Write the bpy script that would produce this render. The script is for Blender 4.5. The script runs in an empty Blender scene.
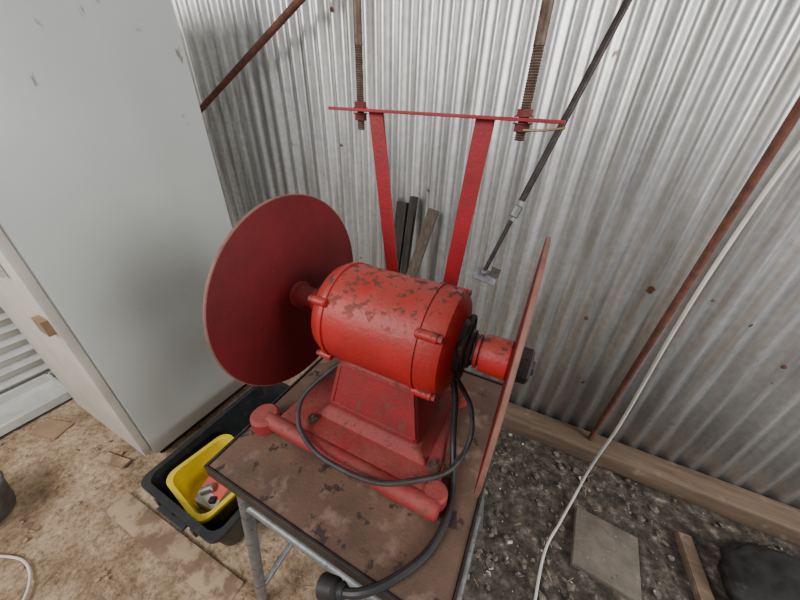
import bpy, bmesh, math, random
from mathutils import Vector, Matrix, noise
random.seed(7)
H=1.4
# ------------------------------------------------------------------ materials
def mat(name,c1,c2=None,scale=8,rough=.6,metal=0.,bump=.0,bscale=60,spots=None,sscale=25,sthr=.6,sw=.04,
        stretch=(1,1,1),rough2=None,spec=.5,spots2=None,s2scale=60,s2thr=.68,topspots=False,dust=None,s2stretch=None):
    m=bpy.data.materials.new(name); m.use_nodes=True
    nt=m.node_tree; N=nt.nodes; L=nt.links
    b=N['Principled BSDF']; b.inputs['Roughness'].default_value=rough; b.inputs['Metallic'].default_value=metal
    b.inputs['Specular IOR Level'].default_value=spec
    mp=N.new('ShaderNodeMapping'); mp.inputs['Scale'].default_value=stretch
    geo=N.new('ShaderNodeNewGeometry')
    L.new(geo.outputs['Position'],mp.inputs['Vector'])
    def noi(s,det=6,vec=mp.outputs['Vector']):
        n=N.new('ShaderNodeTexNoise'); n.inputs['Scale'].default_value=s; n.inputs['Detail'].default_value=det
        n.inputs['Roughness'].default_value=.62
        L.new(vec,n.inputs['Vector']); return n.outputs['Fac']
    def ramp(f,a,b_):
        r=N.new('ShaderNodeMapRange'); r.inputs['From Min'].default_value=a; r.inputs['From Max'].default_value=b_
        L.new(f,r.inputs['Value']); return r.outputs['Result']
    def mul(f,g_):
        mu=N.new('ShaderNodeMath'); mu.operation='MULTIPLY'; L.new(f,mu.inputs[0])
        if isinstance(g_,float): mu.inputs[1].default_value=g_
        else: L.new(g_,mu.inputs[1])
        return mu.outputs[0]
    def mix(f,a,b_):
        x=N.new('ShaderNodeMix'); x.data_type='RGBA'; L.new(f,x.inputs['Factor'])
        if isinstance(a,tuple): x.inputs['A'].default_value=(*a,1)
        else: L.new(a,x.inputs['A'])
        x.inputs['B'].default_value=(*b_,1); return x.outputs['Result']
    c2=c2 or tuple(v*.75 for v in c1)
    col=mix(ramp(noi(scale),.35,.65),c1,c2)
    up=None
    if topspots or dust:
        sx=N.new('ShaderNodeSeparateXYZ'); L.new(geo.outputs['Normal'],sx.inputs[0]); up=sx.outputs['Z']
    if dust: col=mix(mul(mul(ramp(up,.2,1.0),ramp(noi(18,6,geo.outputs['Position']),.3,.7)),.8),col,dust)
    if spots:
        f=ramp(noi(sscale,8,geo.outputs['Position']),sthr,sthr+sw)
        if topspots: f=mul(f,ramp(up,.35,.85))
        col=mix(f,col,spots)
        if metal>0 or rough2 is not None:
            r=N.new('ShaderNodeMapRange'); L.new(f,r.inputs['Value']); r.inputs['To Min'].default_value=rough
            r.inputs['To Max'].default_value=rough2 or .9; L.new(r.outputs['Result'],b.inputs['Roughness'])
    if spots2:
        vec=geo.outputs['Position']
        if s2stretch:
            m2=N.new('ShaderNodeMapping'); m2.inputs['Scale'].default_value=s2stretch; m2.inputs['Rotation'].default_value=(.5,0,0); L.new(vec,m2.inputs['Vector']); vec=m2.outputs['Vector']
        col=mix(ramp(noi(s2scale,4,vec),s2thr,s2thr+.04),col,spots2)
    L.new(col,b.inputs['Base Color'])
    if bump>0:
        bp=N.new('ShaderNodeBump'); bp.inputs['Strength'].default_value=bump; bp.inputs['Distance'].default_value=.004
        L.new(noi(bscale,8,geo.outputs['Position']),bp.inputs['Height']); L.new(bp.outputs['Normal'],b.inputs['Normal'])
    return m
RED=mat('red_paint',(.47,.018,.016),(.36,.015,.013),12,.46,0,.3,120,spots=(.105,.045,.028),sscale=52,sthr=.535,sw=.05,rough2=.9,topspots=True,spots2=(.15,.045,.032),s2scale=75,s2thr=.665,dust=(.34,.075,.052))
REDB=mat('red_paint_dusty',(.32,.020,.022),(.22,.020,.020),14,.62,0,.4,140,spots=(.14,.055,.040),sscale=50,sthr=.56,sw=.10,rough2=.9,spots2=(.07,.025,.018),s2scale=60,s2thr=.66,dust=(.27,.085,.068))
DISC=mat('disc_maroon',(.150,.006,.009),(.105,.0055,.007),10,.6,0,.25,300,spots=(.20,.025,.025),sscale=130,sthr=.66,sw=.05,rough2=.75,spec=.35)
DISCE=mat('disc_edge_worn',(.28,.13,.10),(.19,.09,.065),40,.6,.2,.2)
BRK=mat('bracket_red',(.34,.009,.018),(.25,.010,.015),15,.5,0,.2,150,spots=(.14,.04,.03),sscale=60,sthr=.62,sw=.04)
RUST=mat('rust',(.19,.070,.042),(.09,.036,.026),40,.85,.05,.4,150)
ROD=mat('rod_steel',(.18,.13,.10),(.08,.045,.03),60,.6,.4,.2,200)
DARK=mat('dark_oily_iron',(.05,.036,.032),(.022,.017,.016),40,.5,.4,.3,150)
GREY=mat('grey_pipe',(.24,.25,.25),(.14,.14,.14),30,.45,.4,.15,150,spots=(.16,.08,.05),sscale=40,sthr=.60)
BUCK=mat('old_bucket',(.13,.12,.11),(.07,.06,.055),20,.6,.3)
GALVH=mat('galv_fitting',(.36,.36,.36),(.20,.20,.20),50,.4,.8)
FRIDGE=mat('fridge_enamel',(.63,.665,.635),(.585,.615,.585),2.2,.38,0,.03,30,spots=(.36,.32,.26),sscale=10,sthr=.685,sw=.03,rough2=.6,spots2=(.30,.27,.22),s2scale=16,s2thr=.71,s2stretch=(1,1,.35))
CREAM=mat('cream_enamel',(.66,.62,.54),(.55,.51,.44),5,.5)
WHITE=mat('white_plastic',(.60,.60,.58),(.46,.46,.43),10,.5)
WCAB=mat('white_cord',(.74,.71,.65),(.60,.56,.50),20,.5)
BLK=mat('black_rubber',(.014,.014,.015),(.024,.022,.021),30,.5,0,.1)
BLKP=mat('black_plastic_tub',(.010,.012,.015),(.025,.026,.026),18,.45,0,.1,60,spots=(.08,.07,.06),sscale=30,sthr=.60,sw=.15)
SACK=mat('black_sack',(.022,.020,.019),(.010,.010,.010),12,.6,0,.4,30,spots=(.07,.06,.05),sscale=16,sthr=.6,sw=.15)
CORD=mat('dusty_cord',(.045,.040,.037),(.022,.020,.019),50,.6)
YEL=mat('yellow_plastic',(.78,.58,.02),(.66,.47,.02),12,.4)
TIMB=mat('weathered_timber',(.20,.135,.088),(.11,.075,.05),6,.85,0,.4,60,stretch=(.6,6,6),spots=(.28,.21,.15),sscale=14,sthr=.6,sw=.12)
TIMD=mat('dark_timber',(.045,.037,.03),(.02,.016,.014),10,.85,0,.4,80,stretch=(6,6,.6))
TIML=mat('dirty_board',(.25,.165,.10),(.16,.10,.063),9,.9,0,.4,60,spots=(.40,.285,.18),sscale=12,sthr=.45,sw=.1)
CARD=mat('cardboard',(.33,.215,.125),(.24,.155,.09),10,.85)
PAV=mat('concrete_paver',(.20,.165,.13),(.12,.10,.08),14,.9,0,.5,90,spots=(.30,.27,.23),sscale=40,sthr=.62,sw=.05,spots2=(.07,.055,.045),s2scale=25,s2thr=.66)
HARD=mat('hardboard_top',(.150,.083,.052),(.080,.045,.031),7,.6,0,.35,140,spots=(.235,.16,.115),sscale=16,sthr=.55,sw=.16,rough2=.85,spots2=(.035,.021,.016),s2scale=24,s2thr=.60)
STONE=mat('gravel_stone',(.22,.185,.15),(.05,.041,.034),60,.95,0,.4,120,spots=(.56,.53,.48),sscale=24,sthr=.60,sw=.03)
CLOD=mat('dirt_clod',(.42,.30,.19),(.26,.175,.11),40,.95)
STRAW=mat('straw',(.42,.30,.17),(.20,.13,.08),40,.9)
LABR=mat('label_red',(.60,.05,.03),(.50,.04,.03),30,.5)
def galv(name,lo,hi,metal=.8):
    m=bpy.data.materials.new(name); m.use_nodes=True; nt=m.node_tree;N=nt.nodes;L=nt.links;b=N['Principled BSDF']
    geo=N.new('ShaderNodeNewGeometry'); mp=N.new('ShaderNodeMapping'); mp.inputs['Scale'].default_value=(3,3,.35)
    L.new(geo.outputs['Position'],mp.inputs[0])
    n=N.new('ShaderNodeTexNoise'); n.inputs['Scale'].default_value=3; n.inputs['Detail'].default_value=8; n.inputs['Roughness'].default_value=.7
    L.new(mp.outputs[0],n.inputs['Vector'])
    r=N.new('ShaderNodeValToRGB'); r.color_ramp.elements[0].position=.32; r.color_ramp.elements[1].position=.66
    r.color_ramp.elements[0].color=(*lo,1); r.color_ramp.elements[1].color=(*hi,1)
    L.new(n.outputs['Fac'],r.inputs[0])
    n2=N.new('ShaderNodeTexNoise'); n2.inputs['Scale'].default_value=45; n2.inputs['Detail'].default_value=3; L.new(geo.outputs['Position'],n2.inputs['Vector'])
    g2=N.new('ShaderNodeMapRange'); g2.inputs['To Min'].default_value=.7; g2.inputs['To Max'].default_value=1.2; L.new(n2.outputs['Fac'],g2.inputs['Value'])
    mx=N.new('ShaderNodeMix'); mx.data_type='RGBA'; mx.blend_type='MULTIPLY'; mx.inputs['Factor'].default_value=1
    L.new(r.outputs[0],mx.inputs['A']); L.new(g2.outputs[0],mx.inputs['B'])
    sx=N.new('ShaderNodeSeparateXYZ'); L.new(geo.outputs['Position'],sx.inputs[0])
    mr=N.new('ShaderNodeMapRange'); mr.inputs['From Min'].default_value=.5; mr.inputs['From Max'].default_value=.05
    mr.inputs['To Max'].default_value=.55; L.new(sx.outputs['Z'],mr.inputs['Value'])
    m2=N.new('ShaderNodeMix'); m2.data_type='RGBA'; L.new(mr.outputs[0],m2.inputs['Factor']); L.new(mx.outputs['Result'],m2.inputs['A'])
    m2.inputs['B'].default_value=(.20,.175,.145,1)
    # dusty brown streaks and rust specks
    mp4=N.new('ShaderNodeMapping'); mp4.inputs['Scale'].default_value=(9,9,.7); L.new(geo.outputs['Position'],mp4.inputs[0])
    n4=N.new('ShaderNodeTexNoise'); n4.inputs['Scale'].default_value=2; n4.inputs['Detail'].default_value=6; L.new(mp4.outputs[0],n4.inputs['Vector'])
    r4=N.new('ShaderNodeMapRange'); r4.inputs['From Min'].default_value=.52; r4.inputs['From Max'].default_value=.72; r4.inputs['To Max'].default_value=.55; L.new(n4.outputs['Fac'],r4.inputs['Value'])
    m4=N.new('ShaderNodeMix'); m4.data_type='RGBA'; L.new(r4.outputs[0],m4.inputs['Factor']); L.new(m2.outputs['Result'],m4.inputs['A']); m4.inputs['B'].default_value=(.25,.215,.175,1)
    n3=N.new('ShaderNodeTexNoise'); n3.inputs['Scale'].default_value=13; n3.inputs['Detail'].default_value=8; L.new(geo.outputs['Position'],n3.inputs['Vector'])
    r3=N.new('ShaderNodeMapRange'); r3.inputs['From Min'].default_value=.70; r3.inputs['From Max'].default_value=.74; L.new(n3.outputs['Fac'],r3.inputs['Value'])
    m3=N.new('ShaderNodeMix'); m3.data_type='RGBA'; L.new(r3.outputs[0],m3.inputs['Factor']); L.new(m4.outputs['Result'],m3.inputs['A']); m3.inputs['B'].default_value=(.16,.09,.05,1)
    L.new(m3.outputs['Result'],b.inputs['Base Color'])
    b.inputs['Metallic'].default_value=metal
    rr=N.new('ShaderNodeMapRange'); rr.inputs['To Min'].default_value=.28; rr.inputs['To Max'].default_value=.48; L.new(n.outputs['Fac'],rr.inputs['Value'])
    L.new(rr.outputs[0],b.inputs['Roughness'])
    return m
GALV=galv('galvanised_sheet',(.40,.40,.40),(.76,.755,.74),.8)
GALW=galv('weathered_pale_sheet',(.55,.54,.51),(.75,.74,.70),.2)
def floormat():
    m=bpy.data.materials.new('dirt_floor'); m.use_nodes=True; nt=m.node_tree;N=nt.nodes;L=nt.links;b=N['Principled BSDF']
    geo=N.new('ShaderNodeNewGeometry')
    def noi(s,d=8):
        n=N.new('ShaderNodeTexNoise'); n.inputs['Scale'].default_value=s; n.inputs['Detail'].default_value=d; n.inputs['Roughness'].default_value=.65
        L.new(geo.outputs['Position'],n.inputs['Vector']); return n.outputs['Fac']
    def ramp(f,cs):
        r=N.new('ShaderNodeValToRGB'); e=r.color_ramp.elements
        e[0].position=cs[0][0]; e[0].color=(*cs[0][1],1); e[1].position=cs[-1][0]; e[1].color=(*cs[-1][1],1)
        for p,c in cs[1:-1]:
            k=e.new(p); k.color=(*c,1)
        L.new(f,r.inputs[0]); return r.outputs[0]
    tan=ramp(noi(5),[(.28,(.17,.105,.062)),(.42,(.34,.23,.14)),(.55,(.50,.36,.235)),(.7,(.60,.46,.32))])
    dark=ramp(noi(20),[(.3,(.030,.024,.019)),(.48,(.080,.064,.051)),(.6,(.16,.13,.103)),(.69,(.40,.37,.32))])
    sx=N.new('ShaderNodeSeparateXYZ'); L.new(geo.outputs['Position'],sx.inputs[0])
    ad=N.new('ShaderNodeMath'); ad.operation='MULTIPLY_ADD'; L.new(noi(3),ad.inputs[0]); ad.inputs[1].default_value=.6; L.new(sx.outputs['X'],ad.inputs[2])
    mr=N.new('ShaderNodeMapRange'); mr.inputs['From Min'].default_value=-.15; mr.inputs['From Max'].default_value=.22; L.new(ad.outputs[0],mr.inputs['Value'])
    mx=N.new('ShaderNodeMix'); mx.data_type='RGBA'; L.new(mr.outputs[0],mx.inputs['Factor']); L.new(tan,mx.inputs['A']); L.new(dark,mx.inputs['B'])
    m3=N.new('ShaderNodeMix'); m3.data_type='RGBA'; m3.blend_type='MULTIPLY'; m3.inputs['Factor'].default_value=.7
    L.new(mx.outputs['Result'],m3.inputs['A']); L.new(ramp(noi(60),[(.35,(.32,.29,.26)),(.58,(1,1,1))]),m3.inputs['B'])
    L.new(m3.outputs['Result'],b.inputs['Base Color']); b.inputs['Roughness'].default_value=.95
    bp=N.new('ShaderNodeBump'); bp.inputs['Strength'].default_value=1; bp.inputs['Distance'].default_value=.014
    L.new(noi(35),bp.inputs['Height']); L.new(bp.outputs['Normal'],b.inputs['Normal'])
    return m
FLOOR=floormat()
# ------------------------------------------------------------------ mesh helpers (authored relative to eye height, +H to the floor datum)
class M:
    def __init__(s): s.bm=bmesh.new()
    def box(s,lo,hi,rot=None,bev=0):
        lo=Vector(lo);hi=Vector(hi); c=(lo+hi)/2; d=hi-lo
        T=Matrix.Translation(c)
        if rot: T=T@Matrix.Rotation(rot[0],4,rot[1])
        r=bmesh.ops.create_cube(s.bm,size=1,matrix=T@Matrix.Diagonal((*d,1)))
        if bev:
            es=list({e for v in r['verts'] for e in v.link_edges})
            bmesh.ops.bevel(s.bm,geom=es,offset=bev,segments=2,affect='EDGES',profile=.5)
        return s
    def bar(s,p0,p1,w,t,side=(0,1,0),bev=0):
        p0=Vector(p0);p1=Vector(p1); z=(p1-p0); l=z.length; z.normalize()
        y=Vector(side); y=(y-z*y.dot(z)).normalized(); x=y.cross(z)
        R=Matrix((x,y,z)).transposed().to_4x4()
        r=bmesh.ops.create_cube(s.bm,size=1,matrix=Matrix.Translation((p0+p1)/2)@R@Matrix.Diagonal((w,t,l,1)))
        if bev:
            es=list({e for v in r['verts'] for e in v.link_edges})
            bmesh.ops.bevel(s.bm,geom=es,offset=bev,segments=2,affect='EDGES')
        return s
    def lathe(s,p0,d,prof,seg=32,caps=True):
        p0=Vector(p0); z=Vector(d).normalized(); a=Vector((0,0,1)) if abs(z.z)<.9 else Vector((1,0,0))
        x=a.cross(z).normalized(); y=z.cross(x); rings=[]
        for (h,r) in prof:
            rings.append([s.bm.verts.new(p0+z*h+(x*math.cos(k*2*math.pi/seg)+y*math.sin(k*2*math.pi/seg))*r) for k in range(seg)])
        for a_,b_ in zip(rings,rings[1:]):
            for k in range(seg): s.bm.faces.new((a_[k],a_[(k+1)%seg],b_[(k+1)%seg],b_[k]))
        if caps:
            s.bm.faces.new(rings[0][::-1]); s.bm.faces.new(rings[-1])
        return s
    def cyl(s,p0,p1,r,seg=16,r2=None,bev=0):
        p0=Vector(p0);p1=Vector(p1);l=(p1-p0).length; r2=r2 or r
        pr=[(0,r),(l,r2)] if not bev else [(0,r-bev),(bev,r),(l-bev,r2),(l,r2-bev)]
        return s.lathe(p0,p1-p0,pr,seg)
    def thread(s,p0,p1,r,pitch=.0035,seg=14):
        p0=Vector(p0);p1=Vector(p1);l=(p1-p0).length;n=int(l/pitch); pr=[]
        for i in range(n): pr+= [(i*pitch,r*.84),((i+.5)*pitch,r)]
        return s.lathe(p0,p1-p0,pr,seg)
    def prism(s,pts_lo,pts_hi):
        a=[s.bm.verts.new(p) for p in pts_lo]; b=[s.bm.verts.new(p) for p in pts_hi]; n=len(a)
        s.bm.faces.new(a[::-1]); s.bm.faces.new(b)
        for k in range(n): s.bm.faces.new((a[k],a[(k+1)%n],b[(k+1)%n],b[k]))
        return s
    def tube(s,pts,r,seg=10,sub=8):
        P=[Vector(p) for p in pts]; Q=[P[0]*2-P[1]]+P+[P[-1]*2-P[-2]]; C=[]
        for i in range(1,len(Q)-2):
            for k in range(sub):
                t=k/sub; a,b,c,d=Q[i-1:i+3]
                C.append(.5*((2*b)+(c-a)*t+(2*a-5*b+4*c-d)*t*t+(3*b-a-3*c+d)*t**3))
        C.append(P[-1]); n=None; rings=[]
        for i,p in enumerate(C):
            t=(C[min(i+1,len(C)-1)]-C[max(i-1,0)]).normalized()
            if n is None: n=t.orthogonal().normalized()
            n=(n-t*n.dot(t)).normalized(); b=t.cross(n)
            rings.append([s.bm.verts.new(p+(n*math.cos(k*2*math.pi/seg)+b*math.sin(k*2*math.pi/seg))*r) for k in range(seg)])
        for a_,b_ in zip(rings,rings[1:]):
            for k in range(seg): s.bm.faces.new((a_[k],a_[(k+1)%seg],b_[(k+1)%seg],b_[k]))
        s.bm.faces.new(rings[0][::-1]); s.bm.faces.new(rings[-1]); return s
    def out(s,name,material,parent=None,bev=0,smooth=35,sub=0):
        bmesh.ops.recalc_face_normals(s.bm,faces=s.bm.faces)
        vs=s.bm.verts; lo=Vector([min(v.co[i] for v in vs) for i in range(3)]); hi=Vector([max(v.co[i] for v in vs) for i in range(3)])
        c=(lo+hi)/2
        for v in vs: v.co-=c
        me=bpy.data.meshes.new(name); s.bm.to_mesh(me); s.bm.free()
        o=bpy.data.objects.new(name,me); bpy.context.collection.objects.link(o); me.materials.append(material)
        o.location=c+Vector((0,0,H))
        if parent:
            o.parent=parent; o.location-=parent.location
        if bev:
            b=o.modifiers.new('bev','BEVEL'); b.width=bev; b.segments=3; b.limit_method='ANGLE'; b.angle_limit=math.radians(40)
        for p in me.polygons: p.use_smooth=True
        try: me.set_sharp_from_angle(angle=math.radians(smooth))
        except Exception: pass
        return o
def empty(name,loc):
    o=bpy.data.objects.new(name,None); bpy.context.collection.objects.link(o); o.location=Vector(loc)+Vector((0,0,H)); o.empty_display_size=.05; return o

# ------------------------------------------------------------------ room shell
def corr(name,p0,p1,z0,z1,nrm,mat_,pitch=.076,amp=.0110,rows=8):
    m=M(); p0=Vector(p0);p1=Vector(p1);l=(p1-p0).length; n=int(l/pitch*10); nr=Vector(nrm); g=[]
    for j in range(rows+1):
        z=z0+(z1-z0)*j/rows; row=[]
        for i in range(n+1):
            d=l*i/n; p=p0+(p1-p0)*i/n+nr*(amp*math.sin(2*math.pi*d/pitch)+.006*noise.noise(Vector((d*1.3,z*1.2,5))))
            row.append(m.bm.verts.new((p.x,p.y,z)))
        g.append(row)
    for j in range(rows):
        for i in range(n): m.bm.faces.new((g[j][i],g[j][i+1],g[j+1][i+1],g[j+1][i]))
    return m.out(name,mat_,smooth=80)
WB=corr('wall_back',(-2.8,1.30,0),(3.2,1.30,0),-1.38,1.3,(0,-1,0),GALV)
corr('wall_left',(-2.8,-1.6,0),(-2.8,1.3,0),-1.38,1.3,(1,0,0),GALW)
m=M(); g=[]; nx,ny=300,150
for j in range(ny+1):
    row=[]
    for i in range(nx+1):
        x=-2.8+6.0*i/nx; y=-1.6+3.0*j/ny
        z=-H+.008*noise.noise(Vector((x*3,y*3,0)))+.008*noise.noise(Vector((x*12,y*12,3)))+.005*noise.noise(Vector((x*30,y*30,7)))-.006
        row.append(m.bm.verts.new((x,y,z)))
    g.append(row)
for j in range(ny):
    for i in range(nx): m.bm.faces.new((g[j][i],g[j][i+1],g[j+1][i+1],g[j+1][i]))
FL=m.out('floor',FLOOR,smooth=180)
M().box((-1.25,1.17,-1.405),(3.1,1.285,-1.315),bev=.008).out('timber_sill_beam',TIMB)
m=M()
for zz in (-.70,.35):
    for k in range(6):
        x=-1.27+.019+k*.608+(.3 if zz>0 else 0)
        m.lathe((.861-.608*3+k*.608 if zz<0 else x,1.288,zz),(0,-1,0),[(0,.008),(.002,.008),(.003,.005),(.007,.004)],10)
m.out('cladding_screws',RUST,WB)
# ------------------------------------------------------------------ rubble
KEEP=[(.38,.66,.65,.94),(.76,.88,.62,1.04),(.82,1.30,.62,1.10),(-1.13,-.66,.09,.74),(-1.97,-1.31,.18,.92),(-1.36,-.60,-.03,.13),(-2.43,-2.1,-.15,.27),(-2.08,-1.88,.0,.16),(-1.85,-1.55,-.38,-.08)]
def rocks(name,n,area,mat_,s0,s1):
    m=M()
    for _ in range(n):
        x=random.uniform(area[0],area[1]); y=random.uniform(area[2],area[3])
        if any(a<x<b and c<y<d for a,b,c,d in KEEP): continue
        s=s0+(s1-s0)*random.random()**4
        T=Matrix.Translation((x,y,-H+s*.2))@Matrix.Rotation(random.random()*6,4,'Z')@Matrix.Rotation(random.uniform(-.5,.5),4,'X')@Matrix.Diagonal((s,s*random.uniform(.5,1),s*random.uniform(.3,.6),1))
        r=bmesh.ops.create_icosphere(m.bm,subdivisions=1,radius=1,matrix=T)
        for v in r['verts']: v.co+=Vector([random.uniform(-.22,.22)*s for _ in range(3)])
    return m.out(name,mat_,FL,smooth=20)
rocks('gravel_rubble',1600,(.0,1.9,.1,1.16),STONE,.003,.021)
rocks('dirt_clods',1500,(-2.4,-.1,-.7,1.1),CLOD,.0025,.011)
m=M()
for _ in range(260):
    x=random.uniform(-2.3,1.3); y=random.uniform(-.6,1.1)
    if any(a<x<b and c<y<d for a,b,c,d in KEEP): continue
    a=random.random()*math.pi; l=random.uniform(.01,.045)
    m.cyl((x,y,-H+.001),(x+l*math.cos(a),y+l*math.sin(a),-H+.006),random.uniform(.0008,.0018),5)
m.out('straw_litter',STRAW,FL)
# ------------------------------------------------------------------ fridge
e=empty('refrigerator',(-1.64,.55,-H))
M().box((-1.95,.235,-1.36),(-1.33,.905,.52),bev=.012).out('cabinet',FRIDGE,e)
M().box((-1.945,.205,-1.33),(-1.335,.2349,.515),bev=.008).out('door_panel',CREAM,e)
M().box((-1.46,.188,-.45),(-1.43,.205,-.05),bev=.005).out('handle',WHITE,e)
M().box((-1.41,.186,-.64),(-1.345,.205,-.585)).out('cardboard_tab',CARD,e)
M().box((-1.92,.26,-1.40),(-1.36,.88,-1.36)).out('plinth',DARK,e)
# ------------------------------------------------------------------ far-left clutter
e=empty('louvre_panel',(-2.55,.3,-H))
m=M()
m.bar((-2.45,-.25,-1.39),(-2.7,-.25,-.75),.04,.03,side=(0,1,0)); m.bar((-2.45,.75,-1.39),(-2.7,.75,-.75),.04,.03,side=(0,1,0))
m.bar((-2.45,-.27,-1.38),(-2.45,.77,-1.38),.04,.03,side=(0,0,1)); m.bar((-2.7,-.27,-.75),(-2.7,.77,-.75),.04,.03,side=(0,0,1)); m.out('frame',WHITE,e,bev=.003)
m=M()
for i in range(9):
    t=(i+.8)/10; x=-2.44-.25*t; z=-1.38+.63*t
    m.bar((x,-.24,z),(x,.74,z),.006,.045,side=(.9,0,-.5))
m.out('slats',WHITE,e)
m=M(); m.prism([(-2.475,-.24,-1.385),(-2.475,.74,-1.385),(-2.71,.74,-.77),(-2.71,-.24,-.77)],[(-2.485,-.24,-1.385),(-2.485,.74,-1.385),(-2.72,.74,-.77),(-2.72,-.24,-.77)]); m.out('backing',CREAM,e)
e=empty('metal_tray',(-2.25,.10,-H))
m=M(); m.box((-2.40,-.12,-1.398),(-2.12,.24,-1.385)); m.box((-2.40,-.12,-1.398),(-2.385,.24,-1.34)); m.box((-2.135,-.12,-1.398),(-2.12,.24,-1.34))
m.box((-2.40,-.12,-1.398),(-2.12,-.105,-1.34)); m.box((-2.40,.225,-1.398),(-2.12,.24,-1.34)); m.out('tray_body',WHITE,e,bev=.003)
M().box((-2.05,.04,-1.402),(-1.90,.13,-1.394),rot=(.3,'Z')).out('cardboard_sheet',CARD)
M().box((-1.60,.12,-1.402),(-1.44,.16,-1.392),rot=(.2,'Z')).out('wood_offcut',TIML)
m=M(); m.lathe((-1.70,-.225,-1.395),(0,0,1),[(0,.10),(.02,.105),(.13,.12),(.135,.125),(.14,.12),(.135,.11),(.03,.095)],28); m.out('metal_bucket',BUCK)
M().tube([(-1.50,-.25,-1.392),(-1.36,-.20,-1.392),(-1.24,-.23,-1.392),(-1.15,-.34,-1.392)],.004).out('white_cord',WCAB)
M().box((-1.30,.02,-1.402),(-.62,.105,-1.391),rot=(.03,'Z'),bev=.003).out('floor_plank',TIML)
# ------------------------------------------------------------------ tub
e=empty('plastic_tub',(-.9,.4,-H))
def tubshape(m,x0,x1,y0,y1,zb,zt,ins,th,r=.04):
    def rr(x0,x1,y0,y1,z,r):
        pts=[]
        for cx,cy,a0 in((x1-r,y1-r,0),(x0+r,y1-r,90),(x0+r,y0+r,180),(x1-r,y0+r,270)):
            for k in range(6):
                a=math.radians(a0+90*k/5); pts.append(m.bm.verts.new((cx+r*math.cos(a),cy+r*math.sin(a),z)))
        return pts
    L=[rr(x0+ins,x1-ins,y0+ins,y1-ins,zb,r),rr(x0,x1,y0,y1,zt-.02,r),rr(x0-.012,x1+.012,y0-.012,y1+.012,zt-.018,r),rr(x0-.012,x1+.012,y0-.012,y1+.012,zt,r),
       rr(x0+th,x1-th,y0+th,y1-th,zt,r),rr(x0+ins+th,x1-ins-th,y0+ins+th,y1-ins-th,zb+th,r)]
    for a,b in zip(L,L[1:]):
        n=len(a)
        for k in range(n): m.bm.faces.new((a[k],a[(k+1)%n],b[(k+1)%n],b[k]))
    m.bm.faces.new(L[0][::-1]); m.bm.faces.new(L[-1])
m=M(); tubshape(m,-1.11,-.70,.125,.72,-1.386,-1.19,.03,.010); m.out('tub_shell',BLKP,e)
m=M()
for x in (-1.0,-.9,-.8): m.box((x-.01,.108,-1.24),(x+.01,.13,-1.20))
for y in (.25,.4,.55): m.box((-.70,y-.01,-1.27),(-.683,y+.01,-1.20))
m.box((-.97,.095,-1.215),(-.83,.12,-1.20)); m.out('ribs',BLKP,e,bev=.002)
ye=empty('yellow_container',(-.93,.26,-1.25))
m=M(); tubshape(m,-1.045,-.80,.16,.39,-1.355,-1.215,.018,.004,.045); o=m.out('container_shell',YEL,ye)
ye.rotation_euler=(0,math.radians(4),math.radians(-8))
e=empty('carded_fitting',(-.89,.24,-1.28))
M().prism([(-.955,.205,-1.285),(-.845,.195,-1.285),(-.835,.275,-1.245),(-.945,.290,-1.245)],[(-.955,.205,-1.281),(-.845,.195,-1.281),(-.835,.275,-1.241),(-.945,.290,-1.241)]).out('card',WHITE,e)
M().prism([(-.953,.232,-1.266),(-.84,.224,-1.266),(-.835,.274,-1.2405),(-.945,.289,-1.2405)],[(-.953,.232,-1.264),(-.84,.224,-1.264),(-.835,.274,-1.2385),(-.945,.289,-1.2385)]).out('card_red_band',LABR,e)
M().cyl((-.93,.215,-1.262),(-.89,.245,-1.242),.016,18,bev=.003).out('fitting_barrel',GALVH,e)
M().box((-.88,.205,-1.278),(-.855,.225,-1.256),rot=(.4,'Z'),bev=.003).out('fitting_nut',DARK,e)
M().box((-.955,.19,-1.349),(-.845,.29,-1.287),rot=(.1,'Z'),bev=.004).out('small_box',WHITE,e)
# ------------------------------------------------------------------ table
e=empty('work_table',(-.23,.38,-H))
M().box((-.476,.139,-.618),(.018,.632,-.600)).out('hardboard_top',HARD,e,bev=.002)
m=M(); m.box((-.480,.133,-.632),(.022,.138,-.597)); m.box((-.482,.133,-.632),(-.477,.636,-.597)); m.box((-.48,.633,-.632),(.022,.638,-.597)); m.box((.0185,.133,-.632),(.0235,.636,-.597))
m.out('steel_rim',DARK,e,bev=.001)
m=M()
for sx,x in ((-1,-.425),(1,-.03)):
    for sy,y in ((-1,.165),(1,.60)):
        m.cyl((x,y,-.622),(x+sx*.10,y+sy*.055,-1.400),.0145,14)
m.out('legs',GREY,e)
m=M(); m.cyl((-.44,.156,-.752),(-.015,.156,-.752),.010,12); m.cyl((-.44,.61,-.752),(-.015,.61,-.752),.010,12)
m.cyl((-.51,.12,-1.28),(-.51,.645,-1.28),.010,12); m.cyl((.055,.12,-1.28),(.055,.645,-1.28),.010,12)
m.cyl((-.435,.156,-.70),(-.435,.61,-.70),.008,12); m.out('stretchers',GREY,e)
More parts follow.
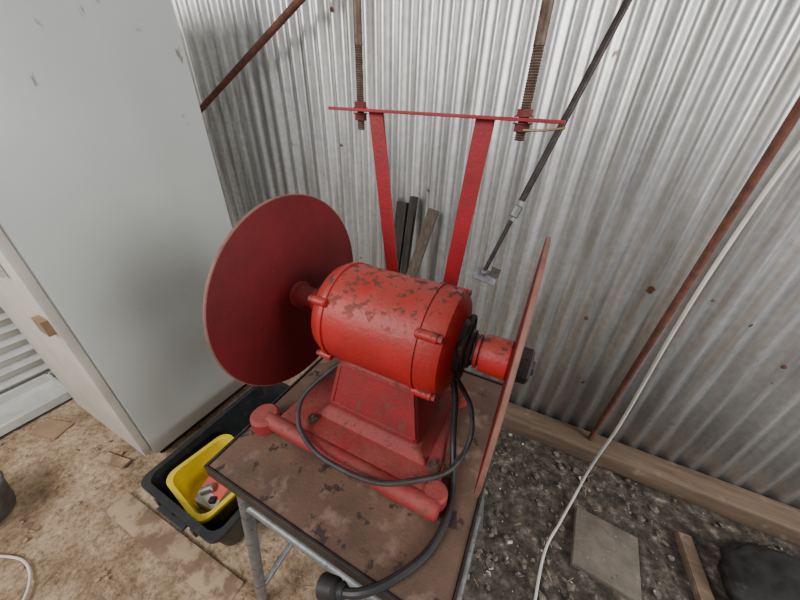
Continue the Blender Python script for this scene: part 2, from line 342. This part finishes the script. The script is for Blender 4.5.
# ------------------------------------------------------------------ disc grinder
AY,AZ=.42,-.341
g=empty('bench_disc_sander',(-.22,AY,-.6))
m=M(); m.prism([(-.425,.262,-.6),(-.045,.262,-.6),(-.085,.545,-.6),(-.40,.545,-.6)],[(-.415,.266,-.566),(-.052,.266,-.566),(-.09,.535,-.566),(-.392,.535,-.566)])
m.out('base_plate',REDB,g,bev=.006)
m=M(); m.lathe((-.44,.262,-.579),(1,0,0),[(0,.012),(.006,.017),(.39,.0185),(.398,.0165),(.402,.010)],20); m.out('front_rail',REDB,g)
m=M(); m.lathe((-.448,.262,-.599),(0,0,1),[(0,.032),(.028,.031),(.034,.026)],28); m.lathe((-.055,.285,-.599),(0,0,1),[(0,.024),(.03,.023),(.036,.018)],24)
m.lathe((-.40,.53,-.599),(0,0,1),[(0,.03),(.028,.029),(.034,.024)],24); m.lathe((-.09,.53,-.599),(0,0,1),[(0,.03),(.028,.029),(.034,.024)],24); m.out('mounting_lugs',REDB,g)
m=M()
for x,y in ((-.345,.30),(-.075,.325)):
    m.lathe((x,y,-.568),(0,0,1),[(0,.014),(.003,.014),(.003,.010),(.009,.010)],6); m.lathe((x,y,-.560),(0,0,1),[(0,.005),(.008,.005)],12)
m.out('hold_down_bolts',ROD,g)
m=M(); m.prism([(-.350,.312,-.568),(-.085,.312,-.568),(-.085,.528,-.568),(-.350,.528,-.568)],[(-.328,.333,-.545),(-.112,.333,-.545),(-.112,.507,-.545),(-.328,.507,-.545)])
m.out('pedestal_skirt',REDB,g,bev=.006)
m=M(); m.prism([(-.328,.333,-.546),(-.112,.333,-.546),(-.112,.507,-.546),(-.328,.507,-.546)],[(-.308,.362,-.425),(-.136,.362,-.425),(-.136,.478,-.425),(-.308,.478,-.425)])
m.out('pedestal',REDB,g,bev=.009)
m=M()
BL,BR,TR,TL=(-.318,.336,-.532),(-.122,.336,-.532),(-.142,.360,-.436),(-.304,.360,-.436)
for a,b in ((BL,BR),(BR,TR),(TR,TL),(TL,BL)): m.bar(a,b,.009,.004,side=(0,1,-.25))
m.out('pedestal_frame_ribs',REDB,g,bev=.0015)
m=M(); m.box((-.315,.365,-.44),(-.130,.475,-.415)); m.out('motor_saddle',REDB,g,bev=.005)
pr=[(-.352,.040),(-.351,.060),(-.347,.078),(-.338,.090),(-.326,.0960),(-.318,.0975),(-.3175,.1005),(-.310,.1005),(-.3095,.0975),
    (-.140,.0985),(-.1395,.1010),(-.131,.1010),(-.1305,.0985),(-.104,.0975),(-.092,.093),(-.084,.083),(-.080,.066),(-.079,.040)]
m=M(); m.lathe((0,AY,AZ),(1,0,0),pr,64); m.out('motor_housing',RED,g,smooth=30)
m=M()
for a in (38,142,218,322):
    a=math.radians(a); y=AY-math.cos(a)*.100; z=AZ+math.sin(a)*.100
    for x0,x1 in((-.334,-.306),(-.136,-.098)):
        m.cyl((x0,y,z),(x1,y,z),.0082,16,bev=.002)
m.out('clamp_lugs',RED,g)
m=M()
for a in (38,142,218,322):
    a=math.radians(a); y=AY-math.cos(a)*.101; z=AZ+math.sin(a)*.101
    m.lathe((-.099,y,z),(1,0,0),[(0,.006),(.007,.006)],6); m.lathe((-.341,y,z),(1,0,0),[(0,.006),(.007,.006)],6)
m.out('clamp_bolts',REDB,g)
m=M(); m.lathe((0,AY,AZ),(1,0,0),[(-.400,.024),(-.396,.028),(-.374,.029),(-.370,.038),(-.352,.043)],28); m.out('bearing_boss_left',RED,g)
m=M(); m.lathe((0,AY,AZ),(1,0,0),[(-.450,.030),(-.442,.030),(-.440,.022),(-.400,.021)],28); m.out('arbor_collar_left',REDB,g)
m=M(); m.lathe((-.366,AY-.028,AZ+.03),(1,-.2,.2),[(0,.009),(.03,.010),(.034,.007)],14); m.out('oil_cup',RED,g)
def disc(x,nm,R=.206):
    m=M(); m.lathe((x,AY,AZ),(1,0,0),[(-.0032,R-.002),(-.0022,R),(.0022,R),(.0032,R-.002)],128); o=m.out(nm,DISC,g)
    o.data.materials.append(DISCE)
    for p in o.data.polygons:
        if abs(p.normal.x)<.9: p.material_index=1
disc(-.453,'sanding_disc_left',.211); disc(.009,'sanding_disc_right',.2065)
m=M(); m.lathe((-.457,AY,AZ),(-1,0,0),[(0,.032),(.006,.032),(.006,.018),(.03,.018)],6); m.out('arbor_nut_left',DARK,g)
m=M(); m.lathe((0,AY,AZ),(1,0,0),[(-.080,.050),(-.070,.048),(-.066,.036),(-.058,.034),(-.056,.026),(-.045,.026)],28)
m.box((-.078,AY-.044,AZ-.044),(-.064,AY+.044,AZ+.044),rot=(.2,'X'),bev=.006); m.out('bearing_housing_right',DARK,g)
m=M(); m.lathe((0,AY,AZ),(1,0,0),[(-.054,.020),(-.051,.030),(-.046,.030),(-.0455,.025),(-.042,.025),(-.041,.033),(.002,.034),(.0055,.031)],28); m.out('arbor_collar_right',RED,g)
m=M(); m.lathe((0,AY,AZ),(1,0,0),[(-.062,.029),(-.054,.029)],6); m.out('lock_nut',DARK,g)
m=M(); m.lathe((0,AY,AZ),(1,0,0),[(.0125,.026),(.016,.030),(.034,.030),(.038,.026)],6); m.lathe((0,AY,AZ),(1,0,0),[(.038,.013),(.042,.012)],16); m.out('arbor_nut_right',DARK,g)
m=M(); m.tube([(-.30,.375,-.435),(-.325,.345,-.455),(-.362,.300,-.505),(-.352,.268,-.548),(-.290,.240,-.553),(-.224,.234,-.552),(-.155,.242,-.552),(-.10,.268,-.546),(-.045,.330,-.565),(-.026,.395,-.548),(-.040,.425,-.49),(-.075,.43,-.435)],.0050)
m.out('power_lead',CORD,g)
m=M(); m.tube([(-.10,.44,-.42),(-.075,.42,-.46),(-.058,.39,-.55),(-.034,.33,-.592),(-.024,.27,-.5925),(-.036,.205,-.5925),(-.070,.150,-.5915),(-.105,.118,-.597),(-.14,.106,-.612)],.0066)
m.out('supply_flex',BLK,g)
m=M(); m.lathe((-.128,.110,-.606),(-.75,-.1,-.45),[(0,.009),(.006,.012),(.012,.010),(.018,.015),(.045,.017),(.05,.012)],20); m.out('rubber_connector',BLK,g)
# ------------------------------------------------------------------ hanger bracket
g=empty('hanging_bracket',(-.23,.6,0))
m=M(); m.bar((-.457,.60,.0125),(-.013,.60,.0005),.034,.0055,side=(0,0,1)); m.out('top_strap',BRK,g,bev=.001)
m=M(); m.bar((-.352,.598,.009),(-.277,.598,-.599),.031,.006,side=(0,1,0)); m.bar((-.137,.598,.003),(-.182,.598,-.599),.033,.006,side=(0,1,0)); m.out('side_straps',BRK,g,bev=.001)
m=M(); m.box((-.31,.57,-.600),(-.15,.625,-.594)); m.out('foot_plate',BRK,g)
m=M(); m.thread((-.389,.6,-.024),(-.389,.6,.115),.0075); m.cyl((-.389,.6,.110),(-.389,.6,.9),.0075); m.out('threaded_rod_left',ROD,g)
m=M(); m.thread((-.0755,.6,-.028),(-.0755,.6,.10),.0084); m.cyl((-.0755,.6,.095),(-.0755,.6,.9),.0084); m.out('threaded_rod_right',ROD,g)
m=M()
for x,z,r in((-.389,.0095,.0115),(-.0755,.002,.013)):
    m.lathe((x,.6,z+.004),(0,0,1),[(0,r+.003),(.002,r+.003),(.002,r),(.011,r)],6)
    m.lathe((x,.6,z-.004),(0,0,-1),[(0,r+.003),(.002,r+.003),(.002,r),(.013,r)],6)
m.out('clamp_nuts',mat('nut_red_rusty',(.22,.012,.014),(.10,.02,.016),60,.6,0,.3),g)
m=M(); m.tube([(-.07,.58,-.012),(-.04,.575,-.011),(-.01,.575,-.007)],.0018); m.out('tie_wire',mat('brass_wire',(.30,.22,.10),None,30,.5,.6),g)
# ------------------------------------------------------------------ rods on the wall
M().cyl((-2.79,1.2,-.48),(-.30,1.2,.712),.0130,14).out('rusty_pipe',RUST)
M().cyl((.459,1.235,-1.315),(.484,1.19,.60),.0115,14).out('rusty_pole',RUST)
g=empty('tension_rod',(-.09,1.0,-.24))
B=Vector((-.143,.95,-.43)); T=Vector((.041,1.15,.261)); D=T-B
M().cyl(B+D*.30,B+D*1.62,.0100,14).out('upper_rod',DARK,g)
M().cyl(B,B+D*.25,.0070,12).out('lower_rod',DARK,g)
m=M(); m.cyl(B+D*.25,B+D*.30,.014,8,bev=.003); m.cyl(B+D*.235,B+D*.25,.011,6); m.cyl(B+D*.30,B+D*.32,.013,6); m.out('turnbuckle',GALVH,g)
m=M(); m.bar(B+Vector((-.034,-.01,-.010)),B+Vector((.040,0,-.026)),.045,.005,side=(0,-.9,1)); m.bar(B+Vector((.03,0,-.02)),B+Vector((.038,-.01,.022)),.03,.005,side=(0,1,0))
m.lathe(B+Vector((0,0,-.02)),(0,-.4,1),[(0,.012),(.022,.012)],6); m.out('end_cleat',GALVH,g,bev=.001)
m=M(); m.bar((-.66,1.14,-1.395),(-.61,1.268,-.33),.052,.025,side=(0,1,0)); m.out('steel_post',TIMD,bev=.002)
m=M(); m.bar((-.60,1.14,-1.395),(-.555,1.268,-.30),.03,.03,side=(0,1,0)); m.out('steel_post.001',TIMD,bev=.002)
m=M(); m.bar((-.66,1.02,-1.395),(-.445,1.235,-.335),.045,.030,side=(0,1,0)); m.out('timber_stake',mat('grey_stake',(.12,.09,.065),(.05,.037,.028),20,.85,0,.3,80,stretch=(6,6,.6)),bev=.002)
M().tube([(.56,1.08,.45),(.49,1.04,.2),(.431,1.0,-.026),(.405,.97,-.284),(.405,.97,-.52),(.416,.98,-.744),(.425,.99,-.95),(.425,1.0,-1.13),(.425,1.0,-1.28),(.41,.95,-1.38),(.36,.82,-1.385),(.313,.694,-1.385),(.292,.529,-1.385),(.28,.30,-1.385),(.35,.05,-1.385)],.0048,sub=12).out('extension_cord',WCAB)
M().box((.41,.685,-1.405),(.625,.905,-1.375),rot=(-.08,'Z'),bev=.004).out('concrete_paver',PAV)
M().bar((.80,1.0,-1.388),(.83,.66,-1.388),.05,.03,side=(0,0,1),bev=.004).out('timber_offcut',TIMB)
m=M(); r=bmesh.ops.create_icosphere(m.bm,subdivisions=5,radius=1)
for v in r['verts']:
    p=v.co.copy(); n=1+.16*noise.noise(p*2.1+Vector((4,1,2)))+.09*abs(noise.noise(p*5))+.03*noise.noise(p*14)
    q=p*n; z=max(q.z,-.35)
    v.co=Vector((1.08+q.x*.20,.88+q.y*.17,-1.395+(z+.35)*.12))
m.out('black_sack',SACK,smooth=180)
# ------------------------------------------------------------------ light
w=bpy.data.worlds.new('world'); bpy.context.scene.world=w; w.use_nodes=True
w.node_tree.nodes['Background'].inputs[0].default_value=(.97,.98,1,1); w.node_tree.nodes['Background'].inputs[1].default_value=.42
def area(name,loc,tgt,size,sy,power,col):
    l=bpy.data.lights.new(name,'AREA'); l.shape='RECTANGLE'; l.size=size; l.size_y=sy; l.energy=power; l.color=col
    o=bpy.data.objects.new(name,l); bpy.context.collection.objects.link(o); o.location=loc
    o.rotation_euler=(Vector(tgt)-Vector(loc)).to_track_quat('-Z','Y').to_euler()
area('daylight_doorway',(-1.8,-2.2,2.8),(-.6,.7,.6),1.5,1.3,105,(1,.98,.95))
area('grazing_light_right',(3.5,-.2,2.5),(.2,1.2,.8),1.2,1.5,115,(1,.99,.97))  # added lamp raking the wall for corrugation shading; no known opening on this side
# ------------------------------------------------------------------ camera
c=bpy.data.cameras.new('camera'); o=bpy.data.objects.new('camera',c); bpy.context.collection.objects.link(o)
c.sensor_width=36; c.lens=13.5; c.clip_start=.01
o.matrix_world=Matrix(((.8937,-.2539,.3698,0),(.4478,.4543,-.7702,0),(.0277,.8540,.5197,H),(0,0,0,1)))
bpy.context.scene.camera=o
